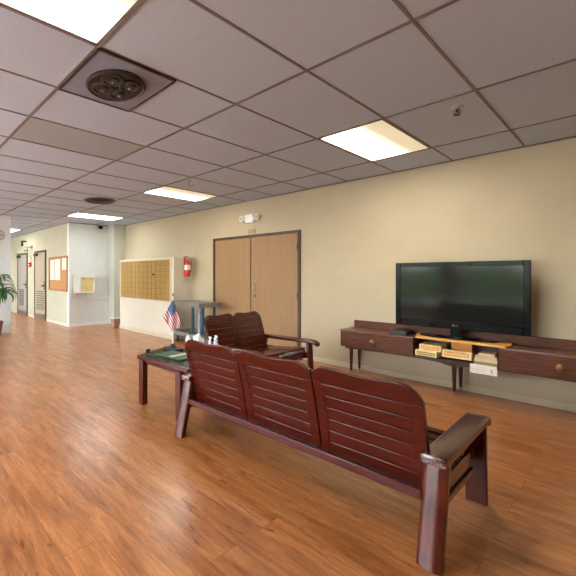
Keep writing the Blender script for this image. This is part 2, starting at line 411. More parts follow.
mb.box(-4.232, -4.188, YB-.016, YB-.012, 1.2, 1.24); mb.box(-4.232, -4.188, YB-.016, YB-.012, 1.02, 1.06)
build('pull_handle', mb, M['steel'], lf2)
mb = MB(); mb.cyl((-4.205, YB-.012, .965), (-4.205, YB-.024, .965), .026); build('lock', mb, M['brass'], lf2)
for z in (.25, 1.0, 1.8):
    for x in (DX0+.018, DX1-.018):
        mb = MB(); mb.cyl((x, YB-.036, z-.05), (x, YB-.036, z+.05), .010); build('hinge', mb, M['frame'], d)

# the two hall doors
def hall_door(k, x0, x1, mat, louvre):
    f = .06
    mb = MB(); y0, y1 = YC-.03, YC-.001
    mb.box(x0, x0+f, y0, y1, 0, 2.07); mb.box(x1-f, x1, y0, y1, 0, 2.07); mb.box(x0+f, x1-f, y0, y1, 2.01, 2.07)
    d = struct('door_%d' % k, mb, M['frame'], bevel=.003)
    mb = MB(); mb.box(x0+f, x1-f, YC-.02, YC-.001, .01, 2.01); lf = build('door_leaf', mb, mat, d)
    if louvre == 'slots':
        gx0, gx1 = x0+.20, x1-.17
        for i in range(9):
            z = .30+i*.066
            mb = MB(); mb.box(gx0, gx1, YC-.03, YC-.021, z, z+.030); build('louvre_slat', mb, M['louv'], lf)
    else:
        mb = MB(); gx0, gx1, z0, z1 = x0+.18, x1-.36, .32, .86
        mb.box(gx0, gx1, YC-.026, YC-.021, z0, z1); fr = build('grille', mb, M['louv'], lf)
        for i in range(8):
            z = z0+.03+i*.064
            mb = MB(); mb.box(gx0+.02, gx1-.02, YC-.034, YC-.026, z, z+.022); build('grille_slat', mb, M['halldoor2'], fr)
    mb = MB(); hx = x1-f-.07; mb.cyl((hx, YC-.02, 1.02), (hx, YC-.07, 1.02), .014); mb.box(hx-.11, hx+.015, YC-.085, YC-.066, 1.005, 1.035)
    mb.box(hx-.03, hx+.03, YC-.024, YC-.02, .9, 1.15)
    build('door_handle', mb, M['blackm'], lf, bevel=.003)
    mb = MB(); mb.box(x0+.07, x0+.34, YC-.085, YC-.021, 1.92, 1.99); build('door_closer', mb, M['blackm'], lf, bevel=.006)
    mb = MB(); mb.box(x0+f, x1-f, YC-.024, YC-.02, .01, .16); build('kick_plate', mb, M['steel'], lf)
hall_door(2, -11.47, -10.50, M['halldoor'], 'slots')
hall_door(3, -13.19, -12.15, M['halldoor2'], 'grille')

# outside, beyond the windows
mb = MB(); mb.box(-30, 24, -40, YF-.12, -.3, -.1); struct('ground', mb, M['bounce_ground'])  # unseen ground, its pale colour chosen to bounce daylight onto the ceiling
mb = MB()
for i in range(24):
    x = -24+i*1.8; h = 1.5+random.random()*.8
    mb.lathe([(.05, 0), (1.2, .2), (1.35, h*.5), (1.0, h*.85), (.1, h)], (x, -13+random.random(), -.1), 10)
o = build('hedge', mb, M['hedge'])
tag(o, 'clipped green hedge on the lawn outside the windows', 'hedge'); o['kind'] = 'stuff'

# ------------------------------------------------------------------ ceiling fittings
def troffer(x, y, lens, label, rz=0, power=30, color=(1, .93, .8)):
    t = thing('ceiling_light', label, 'ceiling light', (x, y, CZ), rz, 'recessed ceiling light panels')
    W = WORLD[t.name]; a, b = .295, .60
    def put(name, mb, mat, **k):
        mb.bm.transform(W); return build(name, mb, mat, t, **k)
    mb = MB(); s = .014
    mb.box(-a, -a+s, -b, b, -.004, .03); mb.box(a-s, a, -b, b, -.004, .03); mb.box(-a+s, a-s, -b, -b+s, -.004, .03); mb.box(-a+s, a-s, b-s, b, -.004, .03)
    put('frame', mb, M['grid'])
    mb = MB(); mb.box(-a+s, a-s, -b+s, b-s, -.003, .002); put('diffuser', mb, lens)
    ld = bpy.data.lights.new('tube_light', 'AREA'); ld.shape = 'RECTANGLE'; ld.size = .5; ld.size_y = 1.1; ld.energy = power; ld.color = color
    lo = bpy.data.objects.new('tube_light', ld); COL.objects.link(lo); lo.parent = t; lo.location = (0, 0, -.02)
    return t
troffer(GX+.61*1.5, .44, M['lens_warm'], 'nearest lit ceiling light panel, beside the square vent and cut by the frame edge', power=22)
troffer(GX+.61*1.5, GY+1.22*2.5, M['lens_warm'], 'lit cream ceiling light panel over the television and console', power=34)
troffer(GX-.61*3.5, GY+1.22*2.5, M['lens_warm'], 'lit warm ceiling light panel in front of the tan double door', power=22)
troffer(GX-.61*8.5, GY+1.22*2.5, M['lens_cool'], 'lit cool white ceiling light panel close to the white wall with the display case', power=14, color=(.92, 1, 1))
troffer(-11.9, 3.22, M['lens_cool'], 'small lit ceiling light panel far down the hallway beside the pillar', R(90), power=13, color=(.98, 1, .9))

def vent_square(x, y):
    t = thing('ceiling_vent', 'square grey ceiling vent with a round dark grille beside the nearest light panel', 'vent', (x, y, CZ))
    mb = MB(); mb.box(x-.297, x+.297, y-.297, y+.297, CZ-.012, CZ-.001); build('panel', mb, M['ventp'], t, bevel=.003)
    mb = MB()
    for s in (-1, 1):
        mb.box(x+s*.297-.008, x+s*.297+.008, y-.30, y+.30, CZ-.016, CZ); mb.box(x-.297, x+.297, y+s*.297-.008, y+s*.297+.008, CZ-.016, CZ)
    build('edge_strip', mb, M['ventd'], t)
    mb = MB(); mb.lathe([(.205, .0), (.212, -.012), (.198, -.024), (.19, -.014), (.02, -.010)], (x, y, CZ-.012), 40); g = build('round_grille', mb, M['ventd'], t)
    for k in range(4):
        mb = MB(); a = R(45+90*k); cx, cy = x+.098*math.cos(a), y+.098*math.sin(a)
        mb.lathe([(.082, 0), (.078, -.016), (.062, -.018), (.058, -.006), (.045, -.006), (.04, -.02), (.025, -.022), (.001, -.02)], (cx, cy, CZ-.020), 20); e = build('eye', mb, M['ventd'], g)
        mb = MB(); mb.lathe([(.012, 0), (.010, -.008), (.001, -.010)], (cx, cy, CZ-.042), 10); build('screw', mb, M['vents'], g)
    mb = MB(); mb.lathe([(.04, 0), (.03, -.012), (.001, -.016)], (x, y, CZ-.020), 14); build('hub', mb, M['black'], g)
vent_square(GX+.305, GY+.305)
t = thing('ceiling_vent', 'dark round ceiling vent between the light panels in front of the white wall', 'vent', (-5.98, 3.25, CZ))
mb = MB(); mb.lathe([(.27, 0), (.265, -.02), (.22, -.012), (.2, -.03), (.15, -.018), (.13, -.036), (.07, -.024), (.05, -.042), (.001, -.044)], (-5.98, 3.25, CZ), 36); build('round_grille', mb, M['ventd'], t)
mb = MB(); mb.lathe([(.30, -.001), (.298, -.008), (.27, -.008), (.268, -.001)], (-5.98, 3.25, CZ), 36); build('rim', mb, M['ventp'], t)
def sprinkler(x, y, label):
    t = thing('sprinkler_head', label, 'sprinkler', (x, y, CZ), 0, 'ceiling sprinkler heads')
    mb = MB(); mb.lathe([(.045, 0), (.043, -.008), (.015, -.012), (.014, -.02)], (x, y, CZ), 20); build('escutcheon', mb, M['steel'], t)
    mb = MB(); mb.cyl((x, y, CZ-.018), (x, y, CZ-.045), .008, n=10); mb.tube([(x-.014, y, CZ-.025), (x-.02, y, CZ-.045), (x, y, CZ-.062)], .004, 6); mb.tube([(x+.014, y, CZ-.025), (x+.02, y, CZ-.045), (x, y, CZ-.062)], .004, 6); build('body', mb, M['ventd'], t)
    mb = MB(); mb.lathe([(.022, 0), (.022, -.004), (.001, -.005)], (x, y, CZ-.062), 14); build('deflector', mb, M['ventd'], t)
sprinkler(-.895, 3.73, 'sprinkler head in a ceiling tile to the right of the cream light panel')
mb = MB(); mb.tube([(-3.96, 3.6, CZ), (-3.96, 3.6, CZ-.05), (-3.95, 3.6, CZ-.075), (-3.91, 3.61, CZ-.085), (-3.88, 3.61, CZ-.07)], .007, 8)
mb.cyl((-3.96, 3.6, CZ), (-3.96, 3.6, CZ-.008), .03)
tag(rebase(build('ceiling_hook', mb, M['steel']), (-3.96, 3.6, CZ)), 'small metal hook hanging from the ceiling beside the warm light panel', 'hook')
t = thing('security_camera', 'small black camera mounted high on the white wall under the ceiling', 'camera', (XW, 4.84, 2.6))
mb = MB(); mb.box(XW, XW+.03, 4.80, 4.88, 2.6, 2.67); build('mount', mb, M['blackm'], t, bevel=.004)
mb = MB(); mb.lathe([(.06, 0), (.062, -.03), (.045, -.07), (.001, -.085)], (XW+.07, 4.84, 2.655), 18); build('dome', mb, M['black'], t)
mb = MB(); mb.box(-12.35, -12.29, 3.80, YC, 2.42, 2.46); mb.box(-12.345, -12.295, 3.80, 3.86, 2.28, 2.44)
tag(rebase(build('wall_bracket', mb, M['blackm'], bevel=.004), (-12.32, YC, 2.28)), 'dark bracket high on the hallway wall below the far light panel', 'bracket')

# ------------------------------------------------------------------ lounge settees
def settee(name, label, n, loc, rz, group):
    PW, T = .563, .10
    W2 = n*PW/2; XO = W2+.080                       # half width of the backs, outer face of the legs
    t = thing(name, label, 'settee', loc, rz, group); Wm = WORLD[t.name]
    def put(nm, mb, mat, **k):
        mb.bm.transform(Wm); return build(nm, mb, mat, t, **k)
    def leg(sx, rear):
        xi, xo = sx*(XO-T), sx*XO; xc = (xi+xo)/2; hw = T/2
        def sec(y, z, th, w, out):                   # plank section with a rounded outward face
            pts = [(xc-w, y-out*th/2), (xc+w, y-out*th/2)]
            arc = []
            for k in range(9):
                u = -1+k/4; arc.append((xc-u*w, y+out*(th/2-.016*abs(u)**3.2)))
            return [Vector((px, py, z)) for px, py in pts+arc]
        mb = MB()
        if rear: mb.loft([sec(.026, 0, .048, hw, -1), sec(.138, .462, .052, hw, -1)])
        else:    mb.loft([sec(.852, 0, .046, hw, 1), sec(.822, .472, .048, hw, 1)])
        put('leg', mb, M['mahog_v'], bevel=.004)
    for sx in (-1, 1):
        leg(sx, True); leg(sx, False)
        # arm: a broad rounded board that rises to the front and scrolls down
        mb = MB(); xc = sx*(XO-.052); rings = []
        path = [(.088, .470, .86), (.091, .472, .95), (.098, .472, 1), (.30, .475, 1), (.60, .481, 1), (.82, .487, 1.0), (.88, .485, 1.0), (.915, .474, .97), (.935, .458, .85), (.94, .448, .6)]
        for (y, z, s) in path:
            hw, hh = .055*(.5+.5*s), .024*s
            ring = []
            for k in range(20):
                a = 2*PI*k/20; c, sn = math.cos(a), math.sin(a)
                ring.append(Vector((xc+hw*math.copysign(abs(c)**.28, c), y, z+hh*math.copysign(abs(sn)**.55, sn))))
            rings.append(ring)
        mb.loft(rings); put('armrest', mb, M['mahog_y'], angle=50)
        # side apron below the arm with a ledge at its foot
        mb = MB(); xa = sx*(XO-.055)
        mb.prism([(.11, .262), (.69, .262), (.685, .350), (.13, .345)], xa-.014, xa+.014, 'X')
        mb.prism([(.10, .225), (.72, .225), (.70, .258), (.108, .258)], xa-.026, xa+.026, 'X')
        mb.box(min(sx*(XO-.098), sx*(XO-.07)), max(sx*(XO-.098), sx*(XO-.07)), .12, .83, .262, .335)
        put('side_apron', mb, M['mahog_y'], bevel=.005)
    # rails between the legs
    mb = MB(); mb.box(-XO+T*.96, XO-T*.96, .078, .122, .268, .318); put('rear_rail', mb, M['mahog'], bevel=.006)
    mb = MB(); mb.box(-XO+T*.5, XO-T*.5, .765, .80, .27, .345); put('front_rail', mb, M['mahog'], bevel=.006)
    # slatted seat
    mb = MB()
    for k in range(7):
        y = .20+k*.082; z = .315+.010*k
        mb.box(-W2-.03, W2+.03, y, y+.073, z, z+.022)
    for k in range(n+1):
        x = -W2+k*PW; mb.prism([(.18, .29), (.77, .325), (.77, .372), (.18, .314)], x-.02, x+.02, 'X')
    put('seat', mb, M['mahog'], bevel=.004)
    # backs
    z0, z1 = .282, .825
    def lean(x, y, z):
        u = (z-z0)/(z1-z0)
        return Vector((x, .190-.27*(z-z0)+.012*math.sin(PI*min(max(u, 0), 1))+y, z))
    for p in range(n):
        mb = MB(); x0 = -W2+p*PW; x1 = x0+PW; th = .032; sw = .058
        endl, endr = p == 0, p == n-1
        def top(x):
            u = (x-x0)/PW
            def edge(v, end):                      # v: distance from the edge as a share of the width
                w = .20 if end else .13
                if v >= w: return 0
                q = 1-v/w
                return (.105 if end else .036)*(1-math.sqrt(max(0, 1-q*q))) if end else .036*(q*q*(3-2*q))
            return z1 - edge(u, endl) - edge(1-u, endr) - .012*math.sin(PI*min(max((u-.18)/.64, 0), 1))**2
        zt = z1-.105                                 # underside of the top rail
        # top rail
        xs = [x0+PW*k/36 for k in range(37)]
        xs = [x0+.003]+xs[1:-1]+[x1-.003]
        rings = []
        for x in xs:
            h = top(x)
            rings.append([lean(x, -th/2, zt), lean(x, th/2, zt), lean(x, th/2, h-.012), lean(x, th*.28, h-.002), lean(x, -th*.28, h-.002), lean(x, -th/2, h-.012)])
        mb.loft(rings)
        # stiles, wavy on their inner edge
        for s in (0, 1):
            rings = []
            for k in range(13):
                z = z0+(zt-z0)*k/12; u = k/12
                w = sw*(.86+.22*math.sin(PI*u*1.0)) 
                a, b = (x0+.004, x0+w) if s == 0 else (x1-w, x1-.004)
                rings.append([lean(a, -th/2, z), lean(b, -th/2, z), lean(b, th/2, z), lean(a, th/2, z)])
            mb.loft(rings)
        # slats
        ns = 6; pitch = (zt-z0-.004)/ns
        for k in range(ns):
            za = z0+k*pitch+.004; zb = za+pitch-.0032
            c = lean(0, 0, (za+zb)/2)
            rings = []
            for x in (x0+sw*.8, x1-sw*.8):
                rings.append([lean(x, -.013, za), lean(x, .010, za), lean(x, .010, zb), lean(x, -.004, zb), lean(x, -.010, zb-.006)])
            mb.loft(rings)
        put('backrest', mb, M['mahog'], bevel=.0025)
    return t
settee('settee', 'long three-panel slatted dark red wood settee seen from behind in the foreground', 3, (-1.46, 1.985, 0), 0, None)
settee('settee', 'short two-panel slatted red wood settee before the tan double door, facing right', 2, (-3.42, 3.87, 0), R(-90), None)

# ------------------------------------------------------------------ corner table and what stands on it
TZ = .508
TA, TB, TC, TD = Vector((-3.215, 2.185)), Vector((-3.40, 2.74)), Vector((-2.56, 2.98)), Vector((-2.455, 2.215))
tq = [TA, TD, TC, TB]; tc_ = sum(tq, Vector((0, 0)))/4
def tin(k): return [q+(tc_-q).normalized()*k for q in tq]
t = thing('corner_table', 'low dark wood corner table with a glass top left of the long settee', 'table', (tc_.x, tc_.y, 0))
mb = MB(); o_, i_ = tq, tin(.10)
for k in range(4):
    k2 = (k+1) % 4; mb.prism([tuple(o_[k]), tuple(o_[k2]), tuple(i_[k2]), tuple(i_[k])], .462, .498, 'Z')
mb.prism([tuple(q) for q in tin(.10)], .468, .484, 'Z')
build('tabletop', mb, M['mahog'], t, bevel=.005)
mb = MB(); mb.prism([tuple(q) for q in tin(.012)], .499, TZ-.001, 'Z'); build('glass_sheet', mb, M['glass_top'], t, smooth=False)
mb = MB(); o_, i_ = tin(.045), tin(.07)
for k in range(4):
    k2 = (k+1) % 4; mb.prism([tuple(o_[k]), tuple(o_[k2]), tuple(i_[k2]), tuple(i_[k])], .425, .464, 'Z')
build('apron', mb, M['mahog'], t, bevel=.003)
for x, y in ((-3.185, 2.185), (-2.60, 2.19), (-2.66, 2.86), (-3.06, 2.70)):
    mb = MB(); mb.box(x, x+.07, y, y+.07, 0, .463); build('leg', mb, M['mahog_v'], t, bevel=.006)
# flag on a stand
FX, FY = -3.17, 2.64
t = thing('desk_flag', 'small draped striped flag on a white stick in a black base on the corner table', 'flag', (FX, FY, TZ))
mb = MB(); mb.box(FX-.11, FX+.12, FY-.05, FY+.05, TZ, TZ+.026); mb.lathe([(.035, 0), (.03, .03), (.014, .045)], (FX, FY, TZ+.026), 18); build('base', mb, M['blackm'], t, bevel=.004)
mb = MB(); mb.cyl((FX, FY, TZ+.05), (FX, FY, TZ+.60), .0065, n=10); build('stick', mb, M['flagpole'], t)
mb = MB(); mb.lathe([(.004, 0), (.011, .012), (.009, .022), (.001, .03)], (FX, FY, TZ+.60), 12); build('finial', mb, M['brass'], t)
# cloth: a limp flag hung from the stick: it falls in two fans either side of the stick
def flag_cloth():
    bm = bmesh.new(); uvl = bm.loops.layers.uv.new('UVMap'); nu, nv = 40, 20; g = {}
    for i in range(nu+1):
        for j in range(nv+1):
            u, v = i/nu, j/nv                       # u along the fly, v up the hoist
            # the limp cloth hangs from its top corner as a folded kite
            T_, R_, L_, B_ = Vector((0, 0)), Vector((.112, -.29)), Vector((-.108, -.195)), Vector((-.008, -.345))
            q = T_*(1-u)*v + R_*u*v + L_*(1-u)*(1-v) + B_*u*(1-v)
            fold = -.05*(.16-abs(u-(1-v))*.5) - .012*math.cos(9*(u-(1-v)))*max(u, 1-v)
            p = Vector((.609*q.x-.793*fold, .793*q.x+.609*fold, TZ+.56+q.y))
            g[i, j] = bm.verts.new(p + Vector((FX+.006, FY-.008, 0)))
    for i in range(nu):
        for j in range(nv):
            f = bm.faces.new((g[i,j], g[i+1,j], g[i+1,j+1], g[i,j+1])); f.smooth = True
            for l, (a, b) in zip(f.loops, ((i,j),(i+1,j),(i+1,j+1),(i,j+1))): l[uvl].uv = (a/nu, b/nv)
    m = MB(); m.bm.free(); m.bm = bm; return m
o = build('cloth', flag_cloth(), M['flag'], t, smooth=True)
sm = o.modifiers.new('thick', 'SOLIDIFY'); sm.thickness = .0015
# papers on the glass
t = thing('folder', 'green folder with a pale paper strip lying on the corner table', 'folder', (-2.93, 2.46, TZ))
mb = MB(); A = Matrix.Translation((-2.93, 2.46, TZ)) @ Matrix.Rotation(R(4), 4, 'Z')
mb.box(-.17, .20, -.12, .14, 0, .010, mat=A); build('cover', mb, M['green'], t, bevel=.002)
mb = MB(); mb.box(.02, .075, -.10, .135, .0105, .0125, mat=A); build('paper_strip', mb, M['paper2'], t)
mb = MB(); mb.box(-3.175, -3.167, 2.27, 2.33, TZ, TZ+.05); mb.box(-3.167, -3.10, 2.27, 2.33, TZ, TZ+.005); mb.box(-3.175, -2.95, 2.262, 2.27, TZ, TZ+.012)
tag(rebase(build('bookend', mb, M['blackm'], bevel=.002), (-3.06, 2.30, TZ)), 'small black metal bookend at the left edge of the corner table', 'bookend')
# pump bottles
PB = [(-2.665, 2.71, 'white pump bottle on the corner table, leftmost of the three white pumps', .155),
      (-2.62, 2.75, 'white pump bottle on the corner table, tallest and middle of the three white pumps', .168),
      (-2.585, 2.70, 'white pump bottle on the corner table, rightmost of the three white pumps', .155)]
def pump(x, y, h, label):
    t = thing('pump_bottle', label, 'bottle', (x, y, TZ), 0, 'white pump bottles')
    mb = MB(); mb.lathe([(.026, 0), (.028, .01), (.028, h*.62), (.020, h*.72), (.012, h*.76), (.012, h*.80)], (x, y, TZ), 18); build('body', mb, M['whitep'], t)
    mb = MB(); mb.lathe([(.016, h*.80), (.016, h*.90), (.007, h*.91), (.007, h*1.02), (.013, h*1.03), (.013, h*1.10), (.002, h*1.12)], (x, y, TZ), 14); mb.tube([(x, y, TZ+h*1.07), (x+.028, y-.012, TZ+h*1.07), (x+.036, y-.016, TZ+h*1.03)], .006, 8); build('pump', mb, M['whitep'], t)
for x, y, l, h in PB: pump(x, y, h+.03, l)
t = thing('water_bottle', 'clear water bottle with a blue cap on the corner table', 'bottle', (-3.05, 2.765, TZ))
mb = MB(); mb.lathe([(.03, 0), (.033, .01), (.033, .07), (.030, .08), (.033, .09), (.033, .125), (.014, .165), (.013, .175)], (-3.05, 2.765, TZ), 18); build('body', mb, M['film'], t)
mb = MB(); mb.lathe([(.016, .17), (.016, .192), (.001, .194)], (-3.05, 2.765, TZ), 14); build('cap', mb, M['bluep'], t)
mb = MB(); bmesh.ops.create_icosphere(mb.bm, subdivisions=3, radius=1)
for v in mb.bm.verts:
    n = v.co.copy(); k = 1+.16*math.sin(7*n.x+3*n.y)+.12*math.sin(9*n.z+5*n.y+2*n.x)
    v.co = Vector((-2.92+.075*n.x*k, 2.79+.05*n.y*k, TZ+.105+.098*n.z*(1 if n.z < 0 else k*.95)))
zb = min(v.co.z for v in mb.bm.verts)
for v in mb.bm.verts: v.co.z += TZ-zb
tag(rebase(build('plastic_bag', mb, M['film'], angle=60), (-2.92, 2.79, TZ)), 'crumpled whitish plastic bag on the corner table beside the pump bottles', 'bag')

# ------------------------------------------------------------------ console below the television
CX0, CX1, CY0, CY1 = -2.49, -.01, 5.05, 5.415
SX0, SX1 = -1.625, -.875
t = thing('media_console', 'long low walnut console with two drawers and an open middle shelf against the cream wall', 'console', ((CX0+CX1)/2, 5.24, 0))
for a, b in ((CX0, SX0), (SX1, CX1)):
    mb = MB(); mb.box(a, b, CY0+.02, CY1, .372, .585); build('carcass', mb, M['walnut'], t, bevel=.003)
mb = MB(); mb.box(SX0, SX1, CY0+.01, CY1, .372, .395); build('shelf', mb, M['walnut_dark'], t, bevel=.002)
mb = MB(); mb.box(SX0, SX1, CY1-.012, CY1, .395, .585); build('back_panel', mb, M['cavity'], t)
for a, b in ((CX0-.005, SX0-.001), (SX1+.001, CX1+.005)):
    mb = MB(); mb.box(a, b, CY0-.004, CY1, .585, .602); build('top', mb, M['walnut_top'], t, bevel=.004)
mb = MB(); mb.box(CX0+.03, CX1-.03, CY1-.022, CY1, .602, .705); build('backsplash', mb, M['walnut'], t, bevel=.003)
for k, (a, b, kx) in enumerate(((CX0+.004, SX0-.004, -2.083), (SX1+.004, CX1-.004, -.442))):
    mb = MB(); mb.box(a, b, CY0, CY0+.02, .378, .583); dr = build('drawer', mb, M['walnut'], t, bevel=.002)
    mb = MB(); A = Matrix.Rotation(R(90), 3, 'X')
    mb.lathe([(.034, 0), (.034, .004), (.028, .008), (.012, .010), (.010, .018), (.022, .022), (.024, .030), (.014, .036), (.001, .037)], (kx, CY0, .482), 20, axis=A); kn = build('knob', mb, M['brass'], dr)
    mb = MB(); mb.tube([(kx-.026, CY0-.012, .478), (kx-.02, CY0-.016, .452), (kx, CY0-.018, .443), (kx+.02, CY0-.016, .452), (kx+.026, CY0-.012, .478)], .004, 8); build('bail', mb, M['brass'], kn)
# arched underframe and six round tapered legs
mb = MB(); pts = [(CX0+.05, .372), (CX1-.05, .372), (CX1-.05, .345)]
for a, b in ((CX1-.12, -1.12), (-1.38, CX0+.12)):
    pts += [(a, .345), ((a*5+b)/6, .357), ((a+b)/2, .360), ((a+b*5)/6, .357), (b, .345)]
    if b == -1.12: pts += [(-1.20, .325), (-1.30, .325)]
pts += [(CX0+.05, .345)]
mb.prism(pts, CY0+.045, CY0+.07, 'Y'); mb.prism(pts, CY1-.06, CY1-.04, 'Y'); build('underframe', mb, M['walnut_dark'], t, bevel=.002)
for x in (CX0+.12, -1.25, CX1-.12):
    for y, dy in ((CY0+.06, .015), (CY1-.07, -.02)):
        mb = MB(); mb.cyl((x, y-dy*.2, .05), (x, y, .355), .013, .024, 14)
        lg = build('leg', mb, M['walnut_dark'], t)
        mb = MB(); mb.lathe([(.012, 0), (.0135, .004), (.0145, .05)], (x, y-dy*.2, 0), 14); build('foot_cap', mb, M['steel'], lg)
# board that bridges the shelf
mb = MB(); mb.prism([(-1.66, 5.26), (-1.60, 5.035), (-.815, 5.025), (-.79, 5.16), (-.82, 5.385), (-1.70, 5.385)], .603, .623, 'Z')
tag(rebase(build('plywood_board', mb, M['ply'], bevel=.003), (-1.23, 5.2, .603)), 'yellow plywood board on the console under the television', 'board')
BZ = .623
# television
VX0, VX1, VY = -1.868, -.660, 5.215
t = thing('television', 'large black flat television on a stand on the plywood board', 'television', ((VX0+VX1)/2, VY, BZ))
mb = MB(); z0, z1 = .728, 1.492
mb.box(VX0, VX1, VY, VY+.05, z0, z1); mb.box(VX0+.06, VX1-.06, VY+.05, VY+.085, z0+.06, z1-.08); build('housing', mb, M['black'], t, bevel=.012, seg=3)
mb = MB(); b = .052
for a in ((VX0, VX0+b, z0, z1), (VX1-b, VX1, z0, z1), (VX0+b, VX1-b, z1-b, z1), (VX0+b, VX1-b, z0, z0+.085)): mb.box(a[0], a[1], VY-.012, VY+.004, a[2], a[3])
bz = build('bezel', mb, M['black'], t, bevel=.004)
mb = MB(); mb.box(VX0+b, VX1-b, VY-.004, VY+.002, z0+.085, z1-b); build('screen', mb, M['screen'], t)
def text(s, size, loc, rot, mat, name, parent, depth=.0008):
    c = bpy.data.curves.new(name, 'FONT'); c.body = s; c.size = size; c.align_x = 'CENTER'; c.align_y = 'CENTER'; c.extrude = depth
    o = bpy.data.objects.new(name, c); COL.objects.link(o)
    dg = bpy.context.evaluated_depsgraph_get(); me = bpy.data.meshes.new_from_object(o.evaluated_get(dg)); bpy.data.objects.remove(o)
    me.transform(Matrix.Translation(loc) @ rot.to_4x4()); m = MB(); m.bm.from_mesh(me); bpy.data.meshes.remove(me)
    return build(name, m, mat, parent, smooth=False)
RX = Matrix.Rotation(R(90), 3, 'X')
xm = (VX0+VX1)/2
lg = text('LG', .022, (xm+.012, VY-.013, z0+.042), RX, M['logo'], 'logo', bz)
mb = MB(); mb.cyl((xm-.018, VY-.0118, z0+.042), (xm-.018, VY-.0138, z0+.042), .010); build('logo_disc', mb, M['logo'], bz)
mb = MB(); mb.box(xm-.05, xm+.05, VY+.005, VY+.05, .648, .74); mb.box(xm-.026, xm+.026, VY-.010, VY+.006, .64, .73); build('stand_neck', mb, M['black'], t, bevel=.004)
mb = MB()
poly = [(-.36, .03), (-.33, -.07), (-.2, -.125), (0, -.14), (.2, -.125), (.33, -.07), (.36, .03), (.30, .10), (-.30, .10)]
mb.prism([(xm+u, VY+.03+v) for u, v in poly], BZ, BZ+.012, 'Z'); mb.prism([(xm+u*.55, VY+.03+v*.6) for u, v in poly], BZ+.012, BZ+.024, 'Z'); build('stand_base', mb, M['black'], t, bevel=.003)
mb = MB(); mb.box(-1.90, -1.72, 5.12, 5.36, .603, .655)
tag(rebase(build('cable_box', mb, M['blackm'], bevel=.005), (-1.81, 5.24, .603)), 'flat black box on the console under the left corner of the television', 'box')
# boxes and books on the open shelf
S0 = .396
def flat_box(name, x0, x1, y0, y1, z0, z1, mats, label, cat='box', rz=0, lean=0, printed=True, group=None):
    c = Vector(((x0+x1)/2, (y0+y1)/2, z0)); t = thing(name, label, cat, c, 0, group)
    A = Matrix.Translation(c) @ Matrix.Rotation(rz, 4, 'Z') @ Matrix.Rotation(lean, 4, 'X'); w, d, h = (x1-x0)/2, (y1-y0)/2, z1-z0
    mb = MB(); mb.box(-w, w, -d, d, 0, h, mat=A); build('body', mb, M[mats[0]], t, bevel=.003)
    if printed:
        mb = MB(); mb.box(-w*.84, w*.84, -d-.0015, -d, h*.22, h*.78, mat=A); build('front_print', mb, M[mats[1]], t)
        if len(mats) > 2:
            mb = MB(); mb.box(w*.55, w*.84, -d-.0025, -d-.0015, h*.25, h*.62, mat=A); build('print_patch', mb, M[mats[2]], t)
        mb = MB()
        for k in range(7): mb.box(-w*.76+k*w*.22, -w*.76+k*w*.22+w*.13, -d-.003, -d-.0015, h*.42, h*.58, mat=A)
        build('print_row', mb, M[mats[0]], t)
    return t
flat_box('game_box', -1.612, -1.40, 5.07, 5.33, S0, .462, ['box_cream', 'book_olive', 'box_greenish'], 'cream box with green print at the left of the shelf, underneath another', rz=R(-1))
flat_box('game_box', -1.578, -1.368, 5.075, 5.32, .463, .535, ['box_cream', 'box_yellow'], 'cream and yellow box stacked on top at the left of the shelf', rz=R(2))
flat_box('game_box', -1.310, -1.125, 5.24, 5.39, S0, .575, ['box_orange', 'box_yellow'], 'plain orange box standing at the back of the middle shelf', printed=False)
flat_box('game_box', -1.360, -1.095, 5.085, 5.19, S0+.0125, .496, ['box_cream', 'box_yellow'], 'cream and yellow printed box leaning in front of the orange one', rz=R(-2), lean=R(-13))
flat_box('paperback', -1.075, -.885, 5.07, 5.31, S0, .424, ['book_olive'], 'olive book at the bottom of the shelf stack', 'book', printed=False, group='books stacked on the shelf')
flat_box('paperback', -1.075, -.888, 5.075, 5.29, .425, .458, ['book_cream'], 'thick cream book second from the bottom of the shelf stack', 'book', rz=R(1.5), printed=False, group='books stacked on the shelf')
flat_box('paperback', -1.06, -.885, 5.07, 5.30, .459, .489, ['book_pink'], 'pinkish book second from the top of the shelf stack', 'book', rz=R(-1), printed=False, group='books stacked on the shelf')
flat_box('paperback', -1.04, -.91, 5.08, 5.27, .490, .517, ['book_cream'], 'smallest cream book on top of the shelf stack', 'book', rz=R(2), printed=False, group='books stacked on the shelf')
t = thing('paper_notice', 'white paper notice taped below the console shelf beneath the books', 'notice', (-.99, 5.045, .304))
mb = MB(); mb.box(-1.10, -.883, 5.040, 5.046, .304, .400); build('sheet', mb, M['label'], t)
mb = MB(); mb.box(-.925, -.920, 5.0385, 5.040, .325, .362); mb.box(-.930, -.925, 5.0385, 5.040, .354, .360); build('ink_mark', mb, M['ink'], t)
mb = MB()
for k in range(3): mb.box(-1.085, -.97, 5.0388, 5.040, .330+k*.02, .333+k*.02)
build('ink_line', mb, M['tape'], t)

